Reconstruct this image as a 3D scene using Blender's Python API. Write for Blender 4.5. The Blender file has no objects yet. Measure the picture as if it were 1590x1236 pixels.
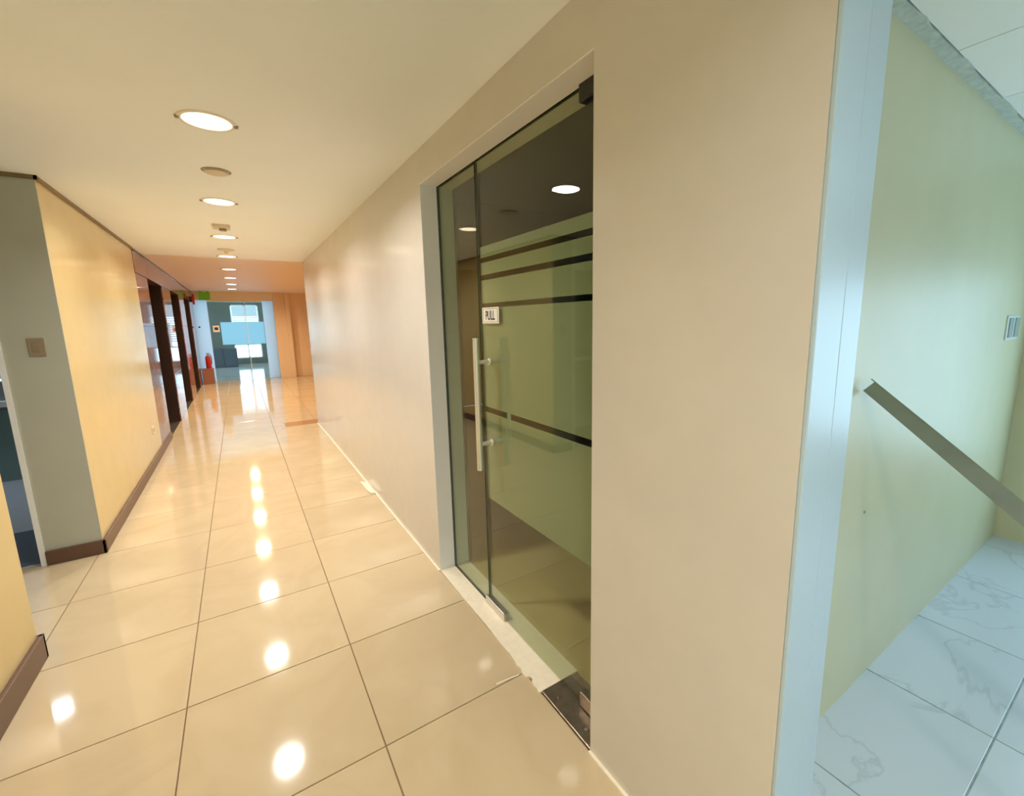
import bpy, bmesh, math, random
from mathutils import Vector, Matrix

random.seed(7)
scene = bpy.context.scene
C = scene.collection

# ------------------------------------------------------------------ camera
F_PX, PX, PY = 683.625, 828.897, 611.107
YAW, PITCH, ROLL, HC = 0.58443, -0.16401, 0.016667, 1.58769
cam_data = bpy.data.cameras.new('camera')
cam = bpy.data.objects.new('camera', cam_data)
C.objects.link(cam)
cam_data.sensor_fit = 'HORIZONTAL'
cam_data.sensor_width = 36.0
cam_data.lens = F_PX / 1590 * 36.0
cam_data.shift_x = -(PX - 795) / 1590
cam_data.shift_y = -(618 - PY) / 1590
cam_data.clip_start = 0.02
sa, ca, sb, cb, sr, cr = math.sin(YAW), math.cos(YAW), math.sin(PITCH), math.cos(PITCH), math.sin(ROLL), math.cos(ROLL)
r0 = Vector((ca, -sa, 0)); u0 = Vector((-sa * sb, -ca * sb, cb)); f0 = Vector((sa * cb, ca * cb, sb))
rr = r0 * cr - u0 * sr; uu = r0 * sr + u0 * cr
M = Matrix.Identity(4)
for i in range(3):
    M[i][0] = rr[i]; M[i][1] = uu[i]; M[i][2] = -f0[i]
M[2][3] = HC
cam.matrix_world = M
scene.camera = cam

# ------------------------------------------------------------------ world, exposure
scene.view_settings.view_transform = 'Standard'
scene.view_settings.look = 'None'
scene.view_settings.gamma = 1.0
scene.view_settings.use_curve_mapping = False
scene.view_settings.exposure = 0.0
scene.cycles.max_bounces = 14
scene.cycles.diffuse_bounces = 7
scene.cycles.glossy_bounces = 6
scene.cycles.transmission_bounces = 8
scene.cycles.transparent_max_bounces = 16
scene.cycles.sample_clamp_indirect = 6.0

world = bpy.data.worlds.new('daylight')
scene.world = world
world.use_nodes = True
bgn = world.node_tree.nodes['Background']
bgn.inputs[0].default_value = (0.52, 0.80, 1.0, 1)
bgn.inputs[1].default_value = 4.6

CORRIDOR_LAMP_W = 25.0
LOBBY_LAMP_W = 36.0
NEAR_COL = (1.0, 0.96, 0.90)
LOBBY_COL = (1.0, 0.75, 0.46)

def portal(name, loc, rot, sx, sy):
    d = bpy.data.lights.new(name, 'AREA')
    d.shape = 'RECTANGLE'; d.size = sx; d.size_y = sy
    d.cycles.is_portal = True
    o = bpy.data.objects.new(name, d)
    o.location = loc; o.rotation_euler = rot
    C.objects.link(o)
R90 = math.pi / 2
# daylight enters through window openings only
portal('portal', (4.62, -1.0, 1.2), (0, R90, 0), 1.4, 2.6)      # right room, faces -x
portal('portal', (-2.65, 6.97, 1.65), (-R90, 0, 0), 1.3, 1.2)     # left room, faces -y
portal('portal', (-0.1, -3.42, 1.3), (R90, 0, 0), 1.3, 2.0)       # near corridor end, faces +y
portal('portal', (0.3, 22.1, 1.3), (-R90, 0, 0), 1.0, 2.2)       # end office, faces -y
portal('portal', (2.75, 18.6, 1.55), (0, R90, 0), 1.7, 4.8)  # window added in the right office wall, faces -x
portal('portal', (-2.75, 18.6, 1.55), (0, -R90, 0), 1.7, 4.8)   # end office side window, faces +x

# ------------------------------------------------------------------ materials
def mat(name, col, rough=0.5, metal=0.0, coat=0.0, spec=0.5, vary=0.0, noise=0.0, nscale=6.0, bump=0.0, bscale=60.0):
    m = bpy.data.materials.new(name); m.use_nodes = True
    nt = m.node_tree; N = nt.nodes; L = nt.links
    p = N['Principled BSDF']
    p.inputs['Roughness'].default_value = rough
    p.inputs['Metallic'].default_value = metal
    p.inputs['Coat Weight'].default_value = coat
    p.inputs['Coat Roughness'].default_value = 0.05
    p.inputs['Specular IOR Level'].default_value = spec
    p.inputs['Base Color'].default_value = (*col, 1)
    if noise or vary:
        tc = N.new('ShaderNodeNewGeometry')
        nz = N.new('ShaderNodeTexNoise'); nz.inputs['Scale'].default_value = nscale; nz.inputs['Detail'].default_value = 5
        L.new(tc.outputs['Position'], nz.inputs['Vector'])
        hsv = N.new('ShaderNodeHueSaturation'); hsv.inputs['Color'].default_value = (*col, 1)
        mr = N.new('ShaderNodeMapRange')
        mr.inputs['From Min'].default_value = 0.3; mr.inputs['From Max'].default_value = 0.7
        mr.inputs['To Min'].default_value = 1 - noise; mr.inputs['To Max'].default_value = 1 + noise
        L.new(nz.outputs['Fac'], mr.inputs['Value'])
        oi = N.new('ShaderNodeObjectInfo')
        mr2 = N.new('ShaderNodeMapRange'); mr2.inputs['To Min'].default_value = 1 - vary; mr2.inputs['To Max'].default_value = 1 + vary
        L.new(oi.outputs['Random'], mr2.inputs['Value'])
        mu = N.new('ShaderNodeMath'); mu.operation = 'MULTIPLY'
        L.new(mr.outputs[0], mu.inputs[0]); L.new(mr2.outputs[0], mu.inputs[1])
        L.new(mu.outputs[0], hsv.inputs['Value'])
        L.new(hsv.outputs[0], p.inputs['Base Color'])
    if bump:
        tc = N.new('ShaderNodeNewGeometry')
        nz = N.new('ShaderNodeTexNoise'); nz.inputs['Scale'].default_value = bscale; nz.inputs['Detail'].default_value = 3
        L.new(tc.outputs['Position'], nz.inputs['Vector'])
        b = N.new('ShaderNodeBump'); b.inputs['Strength'].default_value = bump; b.inputs['Distance'].default_value = 0.01
        L.new(nz.outputs['Fac'], b.inputs['Height'])
        L.new(b.outputs[0], p.inputs['Normal'])
        L.new(b.outputs[0], p.inputs['Coat Normal'])
    return m

def marble_mat(name, base, vein, rough, scale, vein_amt, width=0.06, vary=0.03):
    m = bpy.data.materials.new(name); m.use_nodes = True
    nt = m.node_tree; N = nt.nodes; L = nt.links
    p = N['Principled BSDF']; p.inputs['Roughness'].default_value = rough
    g = N.new('ShaderNodeNewGeometry')
    oi = N.new('ShaderNodeObjectInfo')
    off = N.new('ShaderNodeVectorMath'); off.operation = 'SCALE'; off.inputs[0].default_value = (13, 7, 5)
    L.new(oi.outputs['Random'], off.inputs['Scale'])
    ad = N.new('ShaderNodeVectorMath'); ad.operation = 'ADD'
    L.new(g.outputs['Position'], ad.inputs[0]); L.new(off.outputs[0], ad.inputs[1])
    nz = N.new('ShaderNodeTexNoise'); nz.inputs['Scale'].default_value = scale; nz.inputs['Detail'].default_value = 8
    nz.inputs['Distortion'].default_value = 1.2
    L.new(ad.outputs[0], nz.inputs['Vector'])
    rp = N.new('ShaderNodeValToRGB')
    e = rp.color_ramp.elements
    e[0].position = 0.5 - width; e[0].color = (0, 0, 0, 1)
    e[1].position = 0.5; e[1].color = (1, 1, 1, 1)
    x = rp.color_ramp.elements.new(0.5 + width); x.color = (0, 0, 0, 1)
    L.new(nz.outputs['Fac'], rp.inputs['Fac'])
    ms = N.new('ShaderNodeMath'); ms.operation = 'MULTIPLY'; ms.inputs[1].default_value = vein_amt
    L.new(rp.outputs[0], ms.inputs[0])
    mx = N.new('ShaderNodeMix'); mx.data_type = 'RGBA'
    mx.inputs['A'].default_value = (*base, 1); mx.inputs['B'].default_value = (*vein, 1)
    L.new(ms.outputs[0], mx.inputs['Factor'])
    hsv = N.new('ShaderNodeHueSaturation')
    mr2 = N.new('ShaderNodeMapRange'); mr2.inputs['To Min'].default_value = 1 - vary; mr2.inputs['To Max'].default_value = 1 + vary
    L.new(oi.outputs['Random'], mr2.inputs['Value']); L.new(mr2.outputs[0], hsv.inputs['Value'])
    L.new(mx.outputs['Result'], hsv.inputs['Color'])
    L.new(hsv.outputs[0], p.inputs['Base Color'])
    return m

def glass_mat(name, tint, fres=1.5):
    m = bpy.data.materials.new(name); m.use_nodes = True
    nt = m.node_tree; N = nt.nodes; L = nt.links
    N.remove(N['Principled BSDF'])
    out = N['Material Output']
    tr = N.new('ShaderNodeBsdfTransparent'); tr.inputs[0].default_value = (*tint, 1)
    gl = N.new('ShaderNodeBsdfGlossy'); gl.inputs['Roughness'].default_value = 0.0
    fr = N.new('ShaderNodeFresnel')
    ge = N.new('ShaderNodeNewGeometry'); mi = N.new('ShaderNodeMix')      # same reflectance on entry and exit
    mi.inputs['A'].default_value = fres; mi.inputs['B'].default_value = 1 / fres
    L.new(ge.outputs['Backfacing'], mi.inputs['Factor']); L.new(mi.outputs['Result'], fr.inputs['IOR'])
    mx = N.new('ShaderNodeMixShader')
    L.new(fr.outputs[0], mx.inputs[0]); L.new(tr.outputs[0], mx.inputs[1]); L.new(gl.outputs[0], mx.inputs[2])
    L.new(mx.outputs[0], out.inputs['Surface'])
    return m

def emit_mat(name, col, s):
    m = bpy.data.materials.new(name); m.use_nodes = True
    N = m.node_tree.nodes; p = N['Principled BSDF']
    p.inputs['Base Color'].default_value = (*col, 1)
    p.inputs['Emission Color'].default_value = (*col, 1)
    p.inputs['Emission Strength'].default_value = s
    return m

M_wall_r = mat('cream_wall_paint', (0.66, 0.63, 0.58), 0.17, noise=0.02, bump=0.05, bscale=3.5)
M_wall_l = mat('yellow_wall_paint', (0.66, 0.525, 0.26), 0.17, noise=0.02, bump=0.05, bscale=3.5)
M_wall_room = mat('pale_yellow_wall_paint', (0.60, 0.60, 0.40), 0.42, noise=0.03, nscale=3, bump=0.10, bscale=3.0)
M_face = mat('greyish_wall_paint', (0.47, 0.49, 0.42), 0.45, noise=0.02)
M_ceil = mat('ceiling_paint', (0.90, 0.95, 0.97), 0.6, noise=0.015, nscale=2)
M_lobby = mat('lobby_paint', (0.80, 0.62, 0.44), 0.5)
M_jamb = mat('white_jamb_paint', (0.84, 0.88, 0.92), 0.4)
M_white = mat('white_gloss_frame', (0.46, 0.60, 0.70), 0.3)
M_tile = marble_mat('polished_beige_tile', (0.60, 0.48, 0.31), (0.54, 0.42, 0.26), 0.07, 1.6, 0.5, 0.12, 0.035)
M_grout = mat('brown_grout', (0.20, 0.12, 0.06), 0.8)
M_tile_w = marble_mat('white_marbled_tile', (0.56, 0.65, 0.75), (0.38, 0.46, 0.54), 0.18, 1.1, 0.5, 0.012, 0.03)
M_grout_w = mat('grey_grout', (0.26, 0.33, 0.34), 0.8, noise=0.3, nscale=15)
M_sill = mat('cream_threshold_stone', (0.86, 0.78, 0.62), 0.35, noise=0.04, nscale=30)
M_base = mat('brown_baseboard', (0.13, 0.07, 0.045), 0.35)
M_crown = mat('dark_brown_trim', (0.22, 0.15, 0.07), 0.5)
M_marble = marble_mat('red_brown_marble', (0.20, 0.075, 0.06), (0.40, 0.24, 0.20), 0.045, 2.2, 0.7, 0.05, 0.12)
M_dark = mat('dark_bronze', (0.07, 0.04, 0.03), 0.25, metal=0.6)
M_steel = mat('brushed_steel', (0.62, 0.60, 0.55), 0.28, metal=1.0)
M_handle = mat('satin_steel_tube', (0.86, 0.86, 0.80), 0.35, metal=0.75)
M_plate = mat('worn_steel_plate', (0.28, 0.23, 0.17), 0.3, metal=0.9, noise=0.25, nscale=30)
M_black = mat('black_seal', (0.012, 0.014, 0.01), 0.4)
M_glass = glass_mat('green_tinted_glass', (0.92, 0.95, 0.85), 1.42)
M_film = mat('frosted_green_film', (0.28, 0.315, 0.26), 0.9, spec=0.1)
M_edge = mat('dark_green_glass_edge', (0.015, 0.03, 0.012), 0.6, spec=0.1)
M_clear = glass_mat('clear_glass', (0.93, 0.96, 0.96), 1.25)
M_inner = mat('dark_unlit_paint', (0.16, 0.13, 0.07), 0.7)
M_trim = mat('warm_white_trim', (0.85, 0.80, 0.70), 0.4)
M_panel = mat('ceiling_panel_white', (0.88, 0.90, 0.86), 0.8, vary=0.03)
M_cornice = mat('rough_grey_cornice', (0.50, 0.56, 0.50), 0.8, noise=0.12, nscale=40, bump=0.4, bscale=30)
M_switch = mat('grey_brown_plastic', (0.30, 0.24, 0.16), 0.45)
M_switchw = mat('pale_plastic', (0.70, 0.78, 0.74), 0.35)
M_rocker = mat('grey_rocker_plastic', (0.30, 0.38, 0.38), 0.35)
M_red = mat('red_enamel', (0.42, 0.02, 0.015), 0.3)
M_green = mat('green_sign_plastic', (0.14, 0.40, 0.02), 0.4)
M_green.node_tree.nodes['Principled BSDF'].inputs['Emission Color'].default_value = (0.14, 0.42, 0.02, 1)
M_green.node_tree.nodes['Principled BSDF'].inputs['Emission Strength'].default_value = 0.12
M_alu = mat('dull_grey_aluminium', (0.24, 0.29, 0.25), 0.5, metal=0.3, noise=0.08, nscale=9)
M_teal = mat('dark_teal_paint', (0.26, 0.40, 0.40), 0.5)
M_dfloor = mat('light_blue_floor', (0.62, 0.68, 0.78), 0.2)
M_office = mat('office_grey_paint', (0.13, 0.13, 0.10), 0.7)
M_cab = mat('dark_grey_cabinet', (0.06, 0.075, 0.09), 0.5)
M_offfl = mat('office_floor', (0.50, 0.48, 0.44), 0.08)
M_blind = mat('white_blind', (0.80, 0.84, 0.86), 0.6)
M_stickw = mat('white_sticker', (0.88, 0.86, 0.80), 0.5)
M_ink = mat('dark_violet_ink', (0.04, 0.03, 0.06), 0.6)
M_plinth = mat('brown_stand', (0.30, 0.13, 0.09), 0.5)
def frosted(name, col):
    m = bpy.data.materials.new(name); m.use_nodes = True
    N = m.node_tree.nodes; L = m.node_tree.links; p = N['Principled BSDF']
    p.inputs['Base Color'].default_value = (*col, 1); p.inputs['Roughness'].default_value = 0.2
    t = N.new('ShaderNodeBsdfTranslucent'); t.inputs[0].default_value = (*col, 1)
    x = N.new('ShaderNodeMixShader'); x.inputs[0].default_value = 0.85
    L.new(p.outputs[0], x.inputs[1]); L.new(t.outputs[0], x.inputs[2]); L.new(x.outputs[0], N['Material Output'].inputs['Surface'])
    return m
M_endwhite = frosted('frosted_white_glass', (0.82, 0.88, 0.95))
M_band = frosted('pale_blue_frosted_band', (0.62, 0.86, 0.97))
M_frame = mat('white_window_frame', (0.75, 0.80, 0.82), 0.4)
M_diff = emit_mat('warm_lamp_diffuser', (1.0, 0.86, 0.62), 6.0)
M_diffc = emit_mat('cool_lamp_diffuser', (0.85, 0.88, 1.0), 10.0)

# ------------------------------------------------------------------ helpers
def bx(bm, x0, x1, y0, y1, z0, z1):
    vs = [bm.verts.new((x, y, z)) for x in (x0, x1) for y in (y0, y1) for z in (z0, z1)]
    for f in ((0, 1, 3, 2), (4, 6, 7, 5), (0, 4, 5, 1), (2, 3, 7, 6), (0, 2, 6, 4), (1, 5, 7, 3)):
        bm.faces.new([vs[i] for i in f])
    return bm

def cyl(bm, a, b, r, n=20, r2=None):
    a = Vector(a); b = Vector(b); d = (b - a).normalized()
    t = Vector((0, 0, 1)) if abs(d.z) < 0.9 else Vector((1, 0, 0))
    u = d.cross(t).normalized(); v = d.cross(u)
    r2 = r if r2 is None else r2
    A = [bm.verts.new(a + (u * math.cos(2 * math.pi * i / n) + v * math.sin(2 * math.pi * i / n)) * r) for i in range(n)]
    B = [bm.verts.new(b + (u * math.cos(2 * math.pi * i / n) + v * math.sin(2 * math.pi * i / n)) * r2) for i in range(n)]
    for i in range(n):
        bm.faces.new((A[i], A[(i + 1) % n], B[(i + 1) % n], B[i]))
    bm.faces.new(A[::-1]); bm.faces.new(B)
    return bm

def lathe(bm, prof, n=32, c=(0, 0)):
    rings = []
    for r, z in prof:
        if r < 1e-6:
            rings.append([bm.verts.new((c[0], c[1], z))])
        else:
            rings.append([bm.verts.new((c[0] + r * math.cos(2 * math.pi * i / n), c[1] + r * math.sin(2 * math.pi * i / n), z)) for i in range(n)])
    for A, B in zip(rings, rings[1:]):
        for i in range(n):
            j = (i + 1) % n
            if len(A) == 1 and len(B) == 1: continue
            if len(A) == 1: bm.faces.new((A[0], B[i], B[j]))
            elif len(B) == 1: bm.faces.new((A[i], B[0], A[j]))
            else: bm.faces.new((A[i], B[i], B[j], A[j]))
    return bm

def obj(name, bm, m, parent=None, bevel=0.0, smooth=False, seg=2):
    bmesh.ops.recalc_face_normals(bm, faces=bm.faces)
    me = bpy.data.meshes.new(name); bm.to_mesh(me); bm.free()
    me.materials.append(m)
    if smooth:
        for p in me.polygons: p.use_smooth = True
        me.set_sharp_from_angle(angle=math.radians(35))
    o = bpy.data.objects.new(name, me); C.objects.link(o)
    if parent: 
        o.parent = parent
        o.matrix_parent_inverse = Matrix.Translation(parent.location).inverted()
    if bevel:
        b = o.modifiers.new('bevel', 'BEVEL'); b.width = bevel; b.segments = seg; b.limit_method = 'ANGLE'
    return o

def box(name, m, x0, x1, y0, y1, z0, z1, parent=None, bevel=0.0):
    return obj(name, bx(bmesh.new(), x0, x1, y0, y1, z0, z1), m, parent, bevel)

def struct(o, label=None):
    o['kind'] = 'structure'
    if label: o['label'] = label
    return o

def tag(o, label, cat, group=None):
    o['label'] = label; o['category'] = cat
    if group: o['group'] = group
    return o

def empty(name, loc=(0, 0, 0)):
    o = bpy.data.objects.new(name, None); o.location = loc; C.objects.link(o)
    return o

def multi(name, m, boxes, parent=None, bevel=0.0):
    bm = bmesh.new()
    for b in boxes: bx(bm, *b)
    return obj(name, bm, m, parent, bevel)

H = 2.5315
XR, XL = 0.93, -0.96
T = 0.65
TX, TY = -0.345, 1.521

# ------------------------------------------------------------------ floors
def tiles(parent, m, xs, ys, gap=0.0045, z=0.0, depth=0.008, name='floor_tile', bounds=None):
    """xs, ys = grid lines; every tile its own object, shared mesh for equal sizes"""
    cache = {}
    for x0, x1 in zip(xs, xs[1:]):
        for y0, y1 in zip(ys, ys[1:]):
            a, b = round(x1 - x0, 4), round(y1 - y0, 4)
            if a < 0.05 or b < 0.05: continue
            k = (a, b)
            if k not in cache:
                bm = bmesh.new(); hx, hy = a / 2 - gap / 2, b / 2 - gap / 2; c = 0.0018
                lo = [bm.verts.new((sx * hx, sy * hy, -depth)) for sx, sy in ((-1, -1), (1, -1), (1, 1), (-1, 1))]
                md = [bm.verts.new((sx * hx, sy * hy, -0.0012)) for sx, sy in ((-1, -1), (1, -1), (1, 1), (-1, 1))]
                tp = [bm.verts.new((sx * (hx - c), sy * (hy - c), 0)) for sx, sy in ((-1, -1), (1, -1), (1, 1), (-1, 1))]
                for i in range(4):
                    j = (i + 1) % 4
                    bm.faces.new((lo[i], lo[j], md[j], md[i])); bm.faces.new((md[i], md[j], tp[j], tp[i]))
                bm.faces.new(tp); bm.faces.new(lo[::-1])
                me = bpy.data.meshes.new(name); bm.to_mesh(me); bm.free(); me.materials.append(m)
                cache[k] = me
            o = bpy.data.objects.new(name, cache[k]); C.objects.link(o)
            o.parent = parent
            o.location = ((x0 + x1) / 2, (y0 + y1) / 2, z)

floor = struct(box('floor', M_grout, -3.2, 2.9, -3.3, 15.5, -0.15, -0.004), 'polished beige tiled corridor floor')
ysr = [TY + k * T for k in range(-7, 22)]
ysr = [y for y in ysr if y < 15.45] + [15.45]
tiles(floor, M_tile, [XL - 0.03, TX, TX + T, XR], ysr)                        # corridor, three tiles wide
tiles(floor, M_tile, [TX - 3 * T, TX - 2 * T, XL - 0.03], [2.821, 3.471, 4.2])         # side passage
tiles(floor, M_tile, [XR, XR + T, XR + 2 * T, XR + 3 * T], [y for y in ysr if y > 7.9])   # lobby
bm = bmesh.new()
edge = [(XR + dx, y) for dx, y in ((0, 2.535), (-0.002, 2.2), (0.001, 1.9), (-0.003, 1.74), (0.0, 1.66), (-0.004, 1.60), (-0.010, 1.575), (-0.006, 1.545), (-0.014, 1.52),
        (-0.012, 1.49), (0.004, 1.482), (0.007, 1.465), (-0.004, 1.455), (-0.010, 1.43), (-0.006, 1.41), (-0.012, 1.395), (-0.010, 1.385))]
out = edge + [(1.13, 1.385), (1.13, 2.535)]
lo = [bm.verts.new((x, y, -0.004)) for x, y in out]; hi0 = [bm.verts.new((x, y, 0.006)) for x, y in out]
bm.faces.new(lo[::-1]); bm.faces.new(hi0)
for i in range(len(out)): bm.faces.new((lo[i], lo[(i + 1) % len(out)], hi0[(i + 1) % len(out)], hi0[i]))
obj('threshold', bm, M_sill, floor)
multi('floor_edge_strip', M_sill, [(XR - 0.012, XR, 2.535, 7.79, 0, 0.007), (XR - 0.012, XR, 0.42, 1.065, 0, 0.007)], floor)
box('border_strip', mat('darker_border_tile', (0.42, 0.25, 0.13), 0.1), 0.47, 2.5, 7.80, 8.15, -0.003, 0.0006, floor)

floor_r = struct(box('floor', M_grout_w, 1.03, 4.6, -4.2, 0.65, -0.15, -0.0022), 'pale blue-grey marbled tile floor of the right room')
tiles(floor_r, M_tile_w, [1.03, 1.572, 2.222, 2.872, 3.522, 4.172, 4.42], [0.24 - 6 * T, 0.24 - 5 * T, 0.24 - 4 * T, 0.24 - 3 * T, 0.24 - 2 * T, 0.24 - T, 0.24, 0.66], gap=0.006)
box('threshold', M_sill, XR, 1.03, -3.3, 0.42, -0.004, 0.004, floor_r)
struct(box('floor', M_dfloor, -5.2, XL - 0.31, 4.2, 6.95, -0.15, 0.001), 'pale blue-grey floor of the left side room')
box('dark_floor_strip', mat('dark_blue_floor', (0.09, 0.12, 0.18), 0.7), -5.0, XL - 0.315, 4.21, 4.97, 0.001, 0.006, bpy.data.objects['floor.002'])  # darker strip of floor colour just inside the room opening
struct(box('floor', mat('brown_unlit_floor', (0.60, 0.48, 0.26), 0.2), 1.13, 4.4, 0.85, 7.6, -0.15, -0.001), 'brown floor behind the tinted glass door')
struct(box('floor', M_offfl, -2.7, 2.9, 15.5, 22.3, -0.15, 0.0), 'glossy pale floor beyond the end glass doors')

# ------------------------------------------------------------------ ceilings
struct(box('ceiling', M_ceil, -5.3, 3.0, -3.5, 7.79, H, H + 0.2), 'cream painted corridor ceiling')
struct(box('ceiling', M_lobby, -1.6, 3.0, 7.79, 15.5, H - 0.006, H + 0.2), 'orange-lit ceiling of the lift lobby')
struct(box('ceiling', M_panel, -2.9, 3.0, 15.5, 22.4, H, H + 0.2), 'dim ceiling beyond the end glass doors')
ceil_r = struct(box('ceiling', M_black, 3.0, 4.8, -4.4, 1.0, H, H + 0.2), 'panelled ceiling of the right room')
box('ceiling_plenum', M_black, 1.13, 3.0, -4.2, 0.65, 2.528, 2.5312, ceil_r)
pxs = [1.13, 1.595, 2.243, 2.883, 3.528, 4.173, 4.4]
pys = [0.612 - k * 0.645 for k in range(0, 8)]
for x0, x1 in zip(pxs, pxs[1:]):
    for y1, y0 in zip(pys, pys[1:]):
        if x0 > 4.3: continue
        g = 0.003
        box('ceiling_panel', M_panel, x0 + g, x1 - g, max(y0, -4.2) + g, y1 - g, 2.512, 2.526, ceil_r, 0.001)
bm = bmesh.new()
n = 46
prev = None
x0, x1 = 1.13, 4.4
for i in range(n + 1):
    x = x0 + (x1 - x0) * i / n
    w = 0.612 + random.uniform(-0.007, 0.005); zz = 2.505 + random.uniform(-0.004, 0.004)
    cur = [bm.verts.new(v) for v in ((x, 0.655, zz - random.uniform(0.0, 0.008)), (x, w, zz), (x, w, 2.53), (x, 0.655, 2.53))]
    if prev:
        for k in range(4): bm.faces.new((prev[k], prev[(k + 1) % 4], cur[(k + 1) % 4], cur[k]))
    else: bm.faces.new(cur)
    prev = cur
bm.faces.new(prev)
struct(obj('trim_1', bm, M_cornice), 'rough grey cornice strip between yellow wall and ceiling panels')

# ------------------------------------------------------------------ walls
# right corridor wall with the glazed opening
struct(multi('wall_right', M_wall_r, [
    (XR, 1.13, 0.424, 1.065, 0, H), (XR, 1.13, 2.535, 7.79, 0, H), (XR, 1.13, 1.065, 2.535, 2.355, H)]), 'cream painted right corridor wall around the glass door')
struct(box('trim_6', mat('cream_reveal_paint', (0.86, 0.85, 0.84), 0.4), XR + 0.001, 1.128, 1.066, 2.531, 2.3505, 2.3552), 'cream painted underside of the glass door opening')
struct(multi('trim_2', M_jamb, [(XR + 0.001, 1.128, 2.531, 2.5352, 0.0, 2.355)]), 'white painted far reveal of the glass door opening')
# white frame on the near end of the wall
fr = struct(empty('trim_3', (XR, 0.42, 0)), 'pale blue-white frame at the near end of the cream wall')
box('frame_post', M_white, XR + 0.001, 1.040, 0.414, 0.4239, 0, H, fr, 0.002)
box('frame_post', M_white, 1.048, 1.135, 0.417, 0.4239, 0, H, fr, 0.002)
box('glazing_bead', M_switchw, 1.0405, 1.0475, 0.420, 0.4239, 0, H, fr)
struct(box('wall_front', M_wall_room, 1.13, 4.4, 0.65, 0.85, 0, H), 'pale yellow wall of the right room')
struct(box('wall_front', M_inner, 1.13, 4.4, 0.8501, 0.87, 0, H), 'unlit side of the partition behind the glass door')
struct(multi('wall_right', M_wall_room, [(1.10, 1.13, 0.445, 0.65, 0, H), (4.4, 4.6, 0.3, 0.85, 0, H), (4.4, 4.6, -4.4, -2.3, 0, H),
                                         (4.4, 4.6, -2.3, 0.3, 0, 0.5), (4.4, 4.6, -2.3, 0.3, 1.9, H)]), 'end wall of the right room with its window opening')
w1 = struct(empty('window_1', (4.5, -1.0, 0.4)), 'window of the right room')
multi('window_frame', M_frame, [(4.46, 4.52, -2.3, 0.3, 0.5, 0.54), (4.46, 4.52, -2.3, 0.3, 1.86, 1.9)] +
      [(4.46, 4.52, y - 0.025, y + 0.025, 0.54, 1.86) for y in (-2.275, -1.43, -0.57, 0.275)], w1)
struct(box('wall_back', M_wall_r, -1.3, 4.6, -4.4, -4.2, 0, H), 'wall behind the camera')
struct(multi('wall_back', M_wall_r, [(-1.3, -0.8, -3.5, -3.3, 0, H), (0.6, 0.93, -3.5, -3.3, 0, H), (-0.8, 0.6, -3.5, -3.3, 0, 0.25), (-0.8, 0.6, -3.5, -3.3, 2.35, H)]), 'near end wall of the corridor')
w5 = struct(empty('window_5', (-0.1, -3.4, 0.25)), 'window at the near end of the corridor, behind the camera')
multi('window_frame', M_frame, [(-0.8, -0.75, -3.42, -3.36, 0.25, 2.35), (0.55, 0.6, -3.42, -3.36, 0.25, 2.35), (-0.12, -0.08, -3.42, -3.36, 0.25, 2.35), (-0.75, 0.55, -3.42, -3.36, 0.25, 0.30), (-0.75, 0.55, -3.42, -3.36, 2.30, 2.35)], w5)
struct(box('wall_back', M_wall_r, 0.73, 0.93, -4.2, -3.5, 0, H), 'short return behind the camera')
# left side
struct(box('wall_left', M_wall_l, -1.25, XL, -3.3, 2.92, 0, H), 'yellow wall at the near left edge')
struct(box('wall_left', M_wall_l, -1.27, XL, 4.165, 7.19, 0, H), 'yellow glossy wall on the left of the corridor')
struct(box('wall_left', M_face, -1.275, XL - 0.0005, 4.155, 4.1655, 0, H), 'greenish grey end face of the left yellow wall')
struct(box('trim_4', M_jamb, -1.272, -1.245, 4.146, 4.168, 0, H), 'pale edge strip beside the left room opening')
struct(box('wall_left', M_face, -3.2, -3.0, 2.7, 4.2, 0, H), 'end wall of the left side passage')
struct(box('wall_left', M_face, -3.2, -1.25, 2.72, 2.92, 0, H), 'near wall of the left side passage')
struct(box('wall_left', M_face, -5.2, -2.6, 4.0, 4.2, 0, H), 'wall beside the opening to the left room')
# left room: window wall at y = 6.8
struct(multi('wall_back', M_teal, [(-5.2, -1.27, 6.8, 6.95, 0, 0.76), (-5.2, -4.5, 6.8, 6.95, 0.76, H), (-2.0, -1.27, 6.8, 6.95, 1.06, H), (-4.5, -2.0, 6.8, 6.95, 2.25, H), (-4.5, -3.3, 6.8, 6.95, 1.06, 2.25)]), 'dark teal window wall of the left room')
w2 = struct(empty('window_2', (-3.2, 6.8, 0.76)), 'window of the left side room')
multi('window_sill', M_frame, [(-4.5, -1.27, 6.70, 6.95, 0.80, 0.86)], w2, 0.004)
multi('sill_panel', mat('mid_grey_sill_panel', (0.22, 0.26, 0.30), 0.5), [(-5.2, -1.27, 6.78, 6.94, 0.86, 1.06), (-5.2, -1.27, 6.79, 6.95, 0.76, 0.80)], w2)
multi('window_frame', M_frame, [(-3.3, -3.26, 6.84, 6.9, 1.06, 2.25), (-2.04, -2.0, 6.84, 6.9, 1.06, 2.25), (-2.67, -2.63, 6.84, 6.9, 1.06, 2.25), (-3.3, -2.0, 6.84, 6.9, 2.21, 2.25)], w2)
struct(box('wall_left', M_office, -5.4, -5.2, 4.0, 6.95, 0, H), 'far side wall of the left room')
box('dimming_sheet', frosted('pale_dimming_sheet', (0.50, 0.56, 0.60)), -3.24, -2.06, 6.845, 6.85, 1.08, 2.20, w2)  # translucent sheet added to dim the window and its floor reflection
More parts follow.
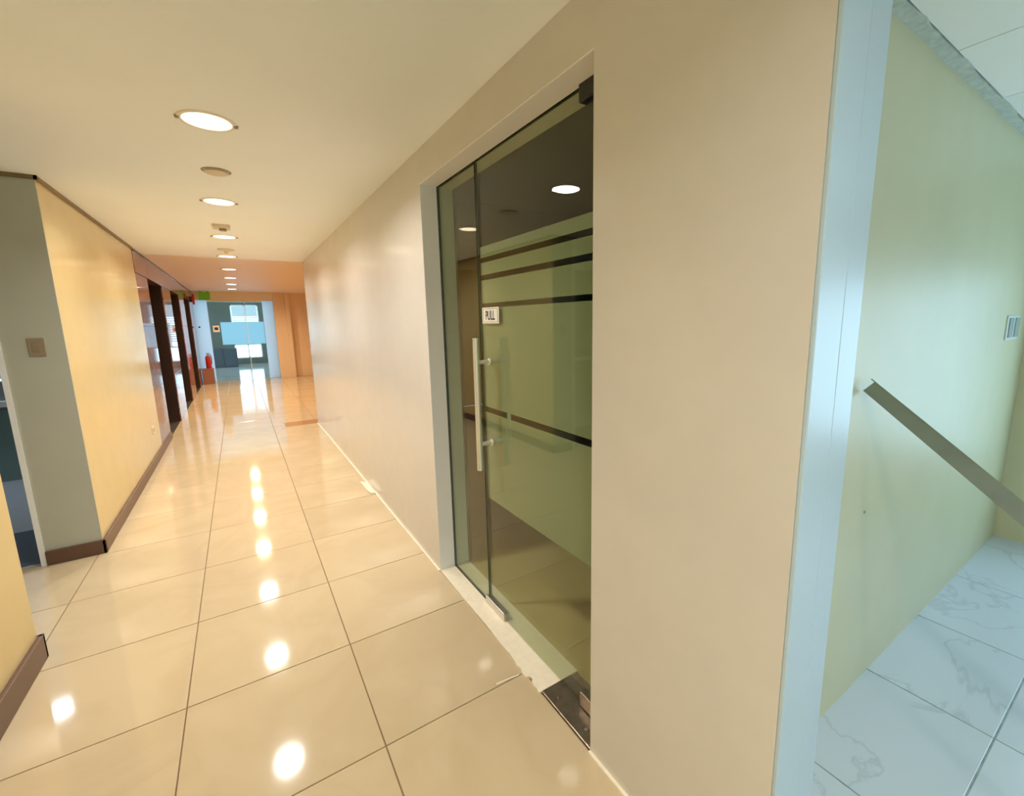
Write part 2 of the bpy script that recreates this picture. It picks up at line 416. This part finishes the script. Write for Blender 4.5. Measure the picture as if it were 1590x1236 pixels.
# baseboards and ceiling line trim
struct(multi('baseboard_left', M_base, [(XL, XL + 0.018, 4.137, 7.19, 0, 0.10), (-1.243, XL + 0.018, 4.137, 4.155, 0, 0.10)], None, 0.003), 'brown baseboard around the left yellow wall')
struct(multi('baseboard_near', M_base, [(XL, XL + 0.02, -3.3, 2.94, 0, 0.125), (-1.25, XL + 0.02, 2.92, 2.94, 0, 0.125)], None, 0.003), 'brown baseboard of the near left wall')
struct(multi('trim_5', M_crown, [(XL, XL + 0.014, 4.14, 7.19, H - 0.024, H), (-1.30, XL + 0.014, 4.14, 4.155, H - 0.024, H)]), 'thin brown line along the top of the left wall')
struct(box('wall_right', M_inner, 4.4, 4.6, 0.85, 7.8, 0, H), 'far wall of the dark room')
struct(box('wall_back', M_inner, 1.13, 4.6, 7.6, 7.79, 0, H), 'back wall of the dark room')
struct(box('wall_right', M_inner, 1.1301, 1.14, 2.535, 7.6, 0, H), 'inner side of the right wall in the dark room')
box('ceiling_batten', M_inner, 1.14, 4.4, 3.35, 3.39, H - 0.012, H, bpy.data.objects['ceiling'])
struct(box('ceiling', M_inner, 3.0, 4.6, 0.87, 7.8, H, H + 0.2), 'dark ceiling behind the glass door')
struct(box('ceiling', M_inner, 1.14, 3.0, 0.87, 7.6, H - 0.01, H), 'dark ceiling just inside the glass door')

# lift lobby: right side and end
struct(multi('wall_right', M_lobby, [(2.5, 2.7, 7.79, 15.6, 0, H)]), 'side wall of the lobby recess')
struct(box('wall_right', M_lobby, 1.13, 2.7, 7.70, 7.7899 + 0.0005, 0, H), 'lobby side of the dark room wall')
struct(multi('wall_end', M_lobby, [(0.95, 1.36, 15.4, 15.6, 0, H), (1.36, 2.0, 15.4, 15.6, 2.22, H), (2.0, 2.5, 15.4, 15.6, 0, H), (1.25, 1.36, 15.3, 15.4, 0, H)]), 'orange lobby wall facing the corridor')
d2 = struct(empty('door_2', (1.68, 15.46, 0)), 'plain tan door in the orange lobby wall')
box('door_leaf', M_lobby, 1.40, 1.96, 15.47, 15.51, 0.0, 2.18, d2)
multi('door_frame', M_lobby, [(1.36, 1.40, 15.43, 15.52, 0, 2.22), (1.96, 2.0, 15.43, 15.52, 0, 2.22), (1.40, 1.96, 15.43, 15.52, 2.18, 2.22)], d2)
obj('door_knob', cyl(bmesh.new(), (1.46, 15.42, 1.0), (1.46, 15.47, 1.0), 0.025, 12), M_steel, d2)
struct(box('wall_end', M_endwhite, XL - 0.1, 0.95, 15.42, 15.6, 2.30, H), 'cream bulkhead above the end glass doors')
M_bulk = mat('cream_bulkhead_paint', (0.85, 0.74, 0.58), 0.5)
bpy.data.objects['wall_end.001'].data.materials[0] = M_bulk



# ------------------------------------------------------------------ lift lobby marble wall (left)
wm = struct(box('wall_left', M_marble, XL - 0.62, XL - 0.50, 7.19, 15.42, 0, H), 'red-brown polished marble wall of the lift lobby')
piers = [(7.19, 8.06), (9.46, 10.50), (11.93, 12.95), (14.35, 15.42)]
for a, b in piers:
    for z0, z1 in ((0.0, 0.80), (0.80, 1.60), (1.60, 2.24)):
        box('marble_panel', M_marble, XL - 0.50, XL, a, b, z0 + 0.0015, z1 - 0.0015, wm, 0.002)
ys = [7.19, 8.06, 9.46, 10.50, 11.93, 12.95, 14.35, 15.42]
for a, b in zip(ys, ys[1:]):
    box('lintel_panel', M_marble, XL - 0.50, XL + 0.006, a + 0.0015, b - 0.0015, 2.243, H - 0.03, wm, 0.002)
box('lintel_cap', M_dark, XL - 0.5, XL + 0.012, 7.19, 15.42, H - 0.03, H - 0.004, wm)
box('marble_base', M_base, XL, XL + 0.015, 7.19, 8.06, 0, 0.1, wm)
lifts = [(8.06, 9.46), (10.50, 11.93), (12.95, 14.35)]
for i, (a, b) in enumerate(lifts):
    d = struct(empty('door_%d' % (3 + i), (XL - 0.34, (a + b) / 2, 0)), 'dark lift doors, %s opening along the marble wall' % ('nearest', 'middle', 'farthest')[i])
    box('reveal', M_dark, XL - 0.50, XL - 0.012, b - 0.03, b - 0.001, 0, 2.24, d)
    box('reveal', M_dark, XL - 0.50, XL - 0.012, a + 0.001, a + 0.03, 0, 2.24, d)
    m = (a + b) / 2
    box('door_leaf', M_dark, XL - 0.42, XL - 0.38, a + 0.03, m - 0.002, 0.004, 2.14, d)
    box('door_leaf', M_dark, XL - 0.42, XL - 0.38, m + 0.002, b - 0.03, 0.004, 2.14, d)
    box('door_header', M_dark, XL - 0.5, XL - 0.30, a + 0.03, b - 0.03, 2.14, 2.24, d)
    box('door_sill', M_steel, XL - 0.5, XL - 0.01, a + 0.03, b - 0.03, -0.004, 0.003, d)

# ------------------------------------------------------------------ office behind the end glass
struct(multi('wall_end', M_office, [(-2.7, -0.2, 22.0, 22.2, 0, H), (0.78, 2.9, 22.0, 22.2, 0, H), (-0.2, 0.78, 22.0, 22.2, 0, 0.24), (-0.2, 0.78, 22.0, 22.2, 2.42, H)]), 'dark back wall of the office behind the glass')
struct(multi('wall_left', M_panel, [(-2.9, -2.7, 15.5, 16.2, 0, H), (-2.9, -2.7, 21.0, 22.2, 0, H), (-2.9, -2.7, 16.2, 21.0, 0, 0.7), (-2.9, -2.7, 16.2, 21.0, 2.4, H)]), 'left wall of the end office with its side window')
struct(multi('wall_right', M_panel, [(2.7, 2.9, 15.6, 16.2, 0, H), (2.7, 2.9, 21.0, 22.2, 0, H), (2.7, 2.9, 16.2, 21.0, 0, 0.7), (2.7, 2.9, 16.2, 21.0, 2.4, H)]), 'right wall of the end office with an added, unseen side window')  # out-of-view window opening, added to brighten the office
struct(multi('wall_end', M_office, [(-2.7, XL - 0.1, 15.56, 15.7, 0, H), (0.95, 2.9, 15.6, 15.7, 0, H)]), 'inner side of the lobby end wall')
w3 = struct(empty('window_3', (0.3, 22.05, 0.24)), 'bright window seen through the end glass doors')
multi('window_frame', M_frame, [(-0.2, -0.16, 22.02, 22.08, 0.24, 2.42), (0.74, 0.78, 22.02, 22.08, 0.24, 2.42), (0.27, 0.31, 22.02, 22.08, 0.24, 2.42),
                                (-0.2, 0.78, 22.02, 22.08, 0.24, 0.28), (-0.2, 0.78, 22.02, 22.08, 2.38, 2.42), (-0.2, 0.78, 22.02, 22.08, 0.78, 0.83)], w3)
for k in range(11):
    z = 1.02 + k * 0.085
    o = box('blind_slat', M_blind, -0.15, 0.73, 21.96, 21.99, z, z + 0.045, w3)
box('blind_drop', M_blind, -0.15, 0.73, 21.97, 21.98, 1.95, 2.38, w3)
cab = empty('filing_cabinet', (-0.55, 20.8, 0)); tag(cab, 'low dark grey cabinet behind the end glass doors, left', 'cabinet')
box('body', M_cab, -1.0, -0.12, 20.6, 21.1, 0.0, 0.72, cab, 0.005)
for k in range(2): box('drawer', M_cab, -0.98 + k * 0.43, -0.57 + k * 0.43, 20.585, 20.6, 0.06, 0.68, cab)

# end glass doors
d6 = struct(empty('door_1', (0.0, 15.5, 0)), 'pair of glass doors with a pale blue frosted band at the corridor end')
for x0, x1 in ((-0.645, -0.43), (-0.425, 0.225), (0.235, 0.66)):
    box('glass_panel', M_clear, x0, x1, 15.495, 15.505, 0.01, 2.26, d6)
box('frosted_side_panel', M_endwhite, XL - 0.1, -0.65, 15.47, 15.49, 0, 2.30, d6)
box('frosted_side_panel', M_endwhite, 0.665, 0.95, 15.47, 15.49, 0, 2.30, d6)
multi('frosted_band', M_band, [(-0.40, 0.222, 15.488, 15.4945, 1.05, 1.69), (0.238, 0.655, 15.488, 15.4945, 1.05, 1.69)], d6)
multi('door_rail', M_frame, [(-0.645, 0.66, 15.48, 15.52, 2.26, 2.30)], d6)
multi('stile', M_frame, [(0.223, 0.237, 15.485, 15.515, 0.0, 2.26)], d6)
st = box('door_sticker', M_stickw, -0.585, -0.43, 15.488, 15.4945, 1.42, 1.60, d6)
box('sticker_mark', M_ink, -0.55, -0.465, 15.4865, 15.488, 1.47, 1.55, d6)

# ------------------------------------------------------------------ tinted glass door in the right wall
XG = 1.03
door = struct(empty('door_7', (XG, 1.56, 0)), 'tinted glass door with frosted stripes and a steel pull handle')
Y0, Y1, YM = 1.070, 2.530, 2.045
box('glass_panel', M_glass, XG, XG + 0.012, Y0, YM - 0.003, 0.012, 2.345, door)
box('glass_edge', M_edge, XG - 0.0005, XG + 0.0125, YM - 0.004, YM + 0.0045, 0.012, 2.345, door)
for z0, z1 in ((0.642, 1.121), (1.150, 1.654), (1.677, 1.790), (1.815, 1.874), (1.898, 1.950)):
    box('frosted_film', M_film, XG + 0.0125, XG + 0.0135, Y0, YM - 0.004, z0, z1, door)
box('frosted_film', M_film, XG + 0.0125, XG + 0.0135, 1.777, 1.813, 1.121, 1.150, door)
# patch fittings
box('patch_fitting', M_steel, XG - 0.012, XG + 0.024, 1.865, 2.075, 0.0, 0.05, door, 0.004)
box('patch_fitting', M_plate, XG - 0.012, XG + 0.024, 1.075, 1.235, 0.012, 0.075, door, 0.004)
box('patch_fitting', M_black, XG - 0.014, XG + 0.024, 1.075, 1.24, 2.295, 2.355, door, 0.004)
fp = box('floor_spring_plate', M_plate, XR, XG + 0.06, 1.066, 1.384, -0.002, 0.009, door, 0.003)
multi('plate_screw', M_steel, [(0.965, 0.975, 1.13, 1.14, 0.009, 0.012), (0.965, 0.975, 1.31, 1.32, 0.009, 0.012)], door)
obj('pivot_boss', cyl(bmesh.new(), (XG + 0.006, 1.13, 0.009), (XG + 0.006, 1.13, 0.014), 0.02, 16), M_steel, door)
# handle
hb = bmesh.new()
cyl(hb, (0.955, 1.95, 0.84), (0.955, 1.95, 1.509), 0.0145, 24)
hd = obj('handle', hb, M_handle, door, smooth=True)
for z in (0.975, 1.39):
    obj('handle_standoff', cyl(bmesh.new(), (0.955, 1.95, z), (XG, 1.95, z), 0.010, 16), M_handle, hd, smooth=True)
    obj('handle_rose', cyl(bmesh.new(), (XG - 0.006, 1.95, z), (XG, 1.95, z), 0.017, 16), M_handle, hd, smooth=True)
# PULL sticker
sg = box('pull_sign', M_stickw, XG - 0.003, XG, 1.842, 2.008, 1.578, 1.655, door)
b0 = XG - 0.0036
multi('sign_border', mat('grey_ink', (0.32, 0.29, 0.24), 0.6), [
    (b0, XG - 0.003, 1.851, 1.999, 1.5835, 1.586), (b0, XG - 0.003, 1.851, 1.999, 1.647, 1.6495),
    (b0, XG - 0.003, 1.851, 1.855, 1.5835, 1.6495), (b0, XG - 0.003, 1.995, 1.999, 1.5835, 1.6495)], sg)
cu = bpy.data.curves.new('sign_lettering', 'FONT'); cu.body = 'PULL'; cu.size = 1.0; cu.extrude = 0.0; cu.offset = 0.022
cu.align_x = 'LEFT'
tmp = bpy.data.objects.new('sign_lettering', cu); C.objects.link(tmp)
bpy.context.view_layer.update()
dg = bpy.context.evaluated_depsgraph_get()
tm = bpy.data.meshes.new_from_object(tmp.evaluated_get(dg))
bpy.data.objects.remove(tmp)
xs_ = [v.co.x for v in tm.vertices]; ys_ = [v.co.y for v in tm.vertices]
mx0, mx1, my0, my1 = min(xs_), max(xs_), min(ys_), max(ys_)
for v in tm.vertices:
    tX = (v.co.x - mx0) / (mx1 - mx0); tY = (v.co.y - my0) / (my1 - my0)
    v.co = Vector((XG - 0.0038, 1.972 - tX * 0.094, 1.594 + tY * 0.045))
tm.materials.clear(); tm.materials.append(M_ink)
tx = bpy.data.objects.new('sign_lettering', tm); C.objects.link(tx); tx.parent = sg
tx.matrix_parent_inverse = sg.matrix_world.inverted()
tx.parent = door
tx.matrix_parent_inverse = Matrix.Translation(door.location).inverted()

w4 = struct(empty('window_4', (XG, 2.29, 0)), 'narrow fixed tinted glass pane beside the glass door')
box('glass_pane', M_glass, XG, XG + 0.012, YM + 0.004, Y1 - 0.002, 0.006, 2.345, w4)
multi('seal', M_edge, [(XG - 0.001, XG + 0.013, Y1 - 0.003, Y1 + 0.001, 0, 2.355), (XG - 0.001, XG + 0.013, YM + 0.004, Y1, 2.345, 2.355),
                       (XG - 0.001, XG + 0.013, YM + 0.004, Y1, 0.0, 0.008)], w4)
box('head_seal', M_edge, XG - 0.001, XG + 0.013, Y0, YM, 2.348, 2.355, door)

# ------------------------------------------------------------------ downlights
ordn = ['first', 'second', 'third', 'fourth', 'fifth', 'sixth', 'seventh', 'eighth']
def downlight(x, y, power, col, label, diff=M_diff, group='recessed round downlights', zc=H, r=0.094):
    t = empty('ceiling_downlight', (x, y, zc)); tag(t, label, 'ceiling light', group)
    bm = bmesh.new()
    lathe(bm, [(r + 0.001, zc - 0.001), (r + 0.003, zc - 0.006), (r + 0.018, zc - 0.006), (r + 0.023, zc - 0.001)], 36, (x, y))
    obj('trim_ring', bm, M_trim, t, smooth=True)
    bm = bmesh.new(); cyl(bm, (x, y, zc - 0.0035), (x, y, zc - 0.0005), r, 36)
    obj('diffuser', bm, diff, t)
    d = bpy.data.lights.new('lamp_glow', 'AREA'); d.shape = 'DISK'; d.size = 2 * r - 0.01
    d.energy = power; d.color = col; d.spread = math.radians(156)
    o = bpy.data.objects.new('lamp_glow', d); C.objects.link(o); o.parent = t
    o.location = (0, 0, -0.008)
    for k in (-1, 1):
        obj('spring_clip', bx(bmesh.new(), x + k * (r + 0.018) - 0.009, x + k * (r + 0.018) + 0.009, y - 0.012, y + 0.012, zc - 0.010, zc - 0.001), M_switch, t, 0.002)
    return t
for k in range(8):
    y = 2.692 + 1.6233 * k
    col = NEAR_COL if k < 4 else LOBBY_COL
    p = CORRIDOR_LAMP_W if k < 4 else LOBBY_LAMP_W
    lab = '%s round ceiling downlight counted along the corridor from the camera' % ordn[k]
    if k == 0: lab = 'largest and nearest round ceiling downlight in the corridor'
    if k == 7: lab = 'last small round downlight before the cream bulkhead at the corridor end'
    downlight(-0.019, y, p, col, lab, zc=H if k < 4 else H - 0.006)
for y, l in ((-0.55, 'round downlight above the camera'), (-2.2, 'round downlight behind the camera')):
    downlight(-0.019, y, CORRIDOR_LAMP_W, NEAR_COL, l)
downlight(-2.033, 6.389, 7.0, (0.85, 0.9, 1.0), 'cool white downlight in the left side room', diff=M_diffc, group='left room light')

# detectors between the downlights
def disc_thing(name, x, y, prof, m, label, cat, zc=H):
    t = empty(name, (x, y, zc)); tag(t, label, cat)
    bm = bmesh.new(); lathe(bm, [(r, zc - z) for r, z in prof], 28, (x, y)); obj('housing', bm, m, t, smooth=True)
    return t
M_det = mat('cream_plastic', (0.72, 0.62, 0.46), 0.5)
t = disc_thing('smoke_detector', -0.01, 3.50, [(0.062, 0.0), (0.064, 0.012), (0.050, 0.018), (0.0, 0.020)], M_det, 'round flush ceiling detector between the two nearest downlights', 'detector')
bm = bmesh.new(); lathe(bm, [(0.066, H - 0.0005), (0.075, H - 0.004), (0.079, H - 0.0005)], 28, (-0.01, 3.50)); obj('shadow_ring', bm, M_switch, t, smooth=True)
t = empty('motion_sensor', (-0.03, 5.31, H)); tag(t, 'small square ceiling sensor between second and third downlights', 'sensor')
box('base_plate', M_det, -0.10, 0.04, 5.24, 5.38, H - 0.03, H, t, 0.006)
obj('lens', cyl(bmesh.new(), (-0.02, 5.30, H - 0.05), (-0.02, 5.30, H - 0.03), 0.03, 16), M_switch, t)
t = disc_thing('sprinkler_head', -0.02, 6.90, [(0.09, 0.0), (0.09, 0.012), (0.03, 0.020), (0.015, 0.05), (0.0, 0.05)], M_det, 'round sprinkler cover just beyond the third downlight', 'sprinkler')

# ------------------------------------------------------------------ small things
# left light switch on the grey end face
t = empty('light_switch', (-1.093, 4.155, 1.47)); tag(t, 'square grey-brown switch plate on the greenish end face at left', 'switch')
box('cover_plate', M_switch, -1.133, -1.055, 4.147, 4.155, 1.412, 1.530, t, 0.003)
box('rocker', mat('worn_brown_rocker', (0.28, 0.225, 0.15), 0.4), -1.112, -1.076, 4.143, 4.147, 1.44, 1.50, t, 0.002)
# socket low on the left yellow wall
t = empty('wall_socket', (XL, 6.72, 0.38)); tag(t, 'small cream socket plate low on the yellow wall by the marble', 'socket')
box('cover_plate', M_det, XL, XL + 0.008, 6.66, 6.78, 0.34, 0.43, t, 0.002)
for yy in (6.69, 6.74): box('socket_slot', M_black, XL + 0.008, XL + 0.009, yy, yy + 0.01, 0.37, 0.40, t)
# right room two-gang switch
t = empty('light_switch', (3.96, 0.65, 1.5)); tag(t, 'pale two-rocker switch plate on the right room yellow wall', 'switch')
box('cover_plate', M_switchw, 3.80, 4.09, 0.642, 0.65, 1.425, 1.572, t, 0.003)
box('rocker', M_rocker, 3.825, 3.915, 0.636, 0.642, 1.44, 1.557, t, 0.002)
box('rocker', M_rocker, 3.975, 4.065, 0.636, 0.642, 1.44, 1.557, t, 0.002)
# nail holes / marks on the wall: small dark plugs
for i, (x, z) in enumerate(((1.745, 1.488), (1.989, 0.819))):
    o = obj('wall_plug', cyl(bmesh.new(), (x, 0.6465, z), (x, 0.6505, z), 0.006, 10), M_rocker)
    tag(o, ('small dark plug hole in the right room wall, above the strip end', 'small dark mark low on the right room wall, below the strip')[i], 'plug')
# leaning metal strip
A = Vector((1.838, 0.628, 1.340)); G = Vector((1.044, -1.4386, 0.004))
d = (G - A).normalized()
camp = Vector((0, 0, HC))
view = ((A + G) * 0.5 - camp).normalized()
wdir = d.cross(view).normalized()
if wdir.z < 0: wdir = -wdir
nrm = d.cross(wdir).normalized()
if nrm.dot(view) > 0: nrm = -nrm            # towards the camera side
Wd, th, lip = 0.046, 0.004, 0.018
def strip_mesh(parts):
    bm = bmesh.new()
    for (s0, s1, w0, w1, n0, n1) in parts:
        L_ = (G - A).length
        vs = []
        for s in (s0, s1):
            for w in (w0, w1):
                for q in (n0, n1):
                    vs.append(bm.verts.new(A + d * (s * L_) + wdir * w + nrm * q))
        for f in ((0, 1, 3, 2), (4, 6, 7, 5), (0, 4, 5, 1), (2, 3, 7, 6), (0, 2, 6, 4), (1, 5, 7, 3)):
            bm.faces.new([vs[i] for i in f])
    return bm
t = empty('metal_strip', G); tag(t, 'long grey metal strip slanting across the pale yellow wall of the right room', 'metal strip')
obj('channel_web', strip_mesh([(0.0, 1.0, -Wd / 2, Wd / 2, -th, 0)]), M_alu, t)
obj('channel_lip', strip_mesh([(-0.006, 1.0, Wd / 2 - 0.003, Wd / 2 + 0.0005, -lip, 0.001)]), M_alu, t)
obj('channel_lip', strip_mesh([(0.0, 1.0, -Wd / 2 - 0.0005, -Wd / 2 + 0.003, -lip, 0.001)]), M_alu, t)
# loose tile chip at the foot of the right wall
bm = bmesh.new()
pts = [(0.918, 4.45), (0.868, 4.53), (0.868, 4.24), (0.884, 4.14), (0.918, 4.12)]
lo = [bm.verts.new((x, y, 0.0)) for x, y in pts]; hi_ = [bm.verts.new((x, y, 0.016)) for x, y in pts]
bm.faces.new(lo[::-1]); bm.faces.new(hi_)
for i in range(5): bm.faces.new((lo[i], lo[(i + 1) % 5], hi_[(i + 1) % 5], hi_[i]))
tag(obj('plaster_chip', bm, M_sill, None, 0.002), 'small white chip of plaster on the floor against the right wall', 'debris')
bm = bmesh.new()
pts = [(0.790, 1.530), (0.792, 1.537), (0.845, 1.531), (0.900, 1.524), (0.899, 1.519), (0.84, 1.526)]
lo = [bm.verts.new((x, y, 0.0)) for x, y in pts]; hi_ = [bm.verts.new((x, y, 0.003)) for x, y in pts]
bm.faces.new(lo[::-1]); bm.faces.new(hi_)
for i in range(6): bm.faces.new((lo[i], lo[(i + 1) % 6], hi_[(i + 1) % 6], hi_[i]))
tag(obj('pale_joint_streak', bm, M_sill), 'thin pale streak along the floor joint by the glass door', 'debris')  # thin pale raised streak along the tile joint

# exit sign, red sign, extinguisher
t = empty('exit_sign', (-0.68, 15.2, H)); tag(t, 'green box sign hanging at the far left end of the ceiling', 'sign')
box('sign_box', M_green, -0.80, -0.54, 15.16, 15.22, 2.29, 2.505, t, 0.006)
for xx in (-0.76, -0.60): box('hanger', M_dark, xx, xx + 0.02, 15.18, 15.20, 2.505, H - 0.006, t)
t = empty('fire_sign', (XL, 14.4, 2.27)); tag(t, 'small dark red sign projecting from the far marble wall', 'sign')
box('sign_plate', M_red, -0.895, -0.845, 14.37, 14.42, 2.14, 2.40, t, 0.004)
box('bracket', M_dark, XL, -0.895, 14.36, 14.43, 2.2, 2.34, t)
obj('door_knob', cyl(bmesh.new(), (-0.885, 15.445, 1.563), (-0.885, 15.47, 1.563), 0.024, 14), M_black, d6)
t = empty('extinguisher_stand', (-0.79, 15.2, 0)); tag(t, 'brown box stand beneath the red fire extinguisher', 'stand')
box('stand_body', M_plinth, -0.94, -0.68, 15.06, 15.34, 0, 0.40, t, 0.01)
box('stand_top', M_plinth, -0.95, -0.67, 15.05, 15.35, 0.40, 0.425, t, 0.004)
t = empty('fire_extinguisher', (-0.775, 15.2, 0.425)); tag(t, 'red fire extinguisher standing at the far left end of the corridor', 'extinguisher')
bm = bmesh.new(); lathe(bm, [(0.0, 0.425), (0.062, 0.425), (0.066, 0.44), (0.066, 0.72), (0.05, 0.765), (0.02, 0.785), (0.0, 0.785)], 24, (-0.775, 15.2))
obj('cylinder', bm, M_red, t, smooth=True)
obj('valve', cyl(bmesh.new(), (-0.775, 15.2, 0.785), (-0.775, 15.2, 0.83), 0.018, 12), M_steel, t)
box('lever', M_black, -0.80, -0.72, 15.19, 15.21, 0.83, 0.845, t)
bm = bmesh.new()
hp = [Vector((-0.775, 15.2, 0.81)), Vector((-0.71, 15.17, 0.80)), Vector((-0.695, 15.16, 0.70)), Vector((-0.70, 15.15, 0.55))]
for a, b in zip(hp, hp[1:]): cyl(bm, a, b, 0.009, 8)
obj('hose', bm, M_black, t)
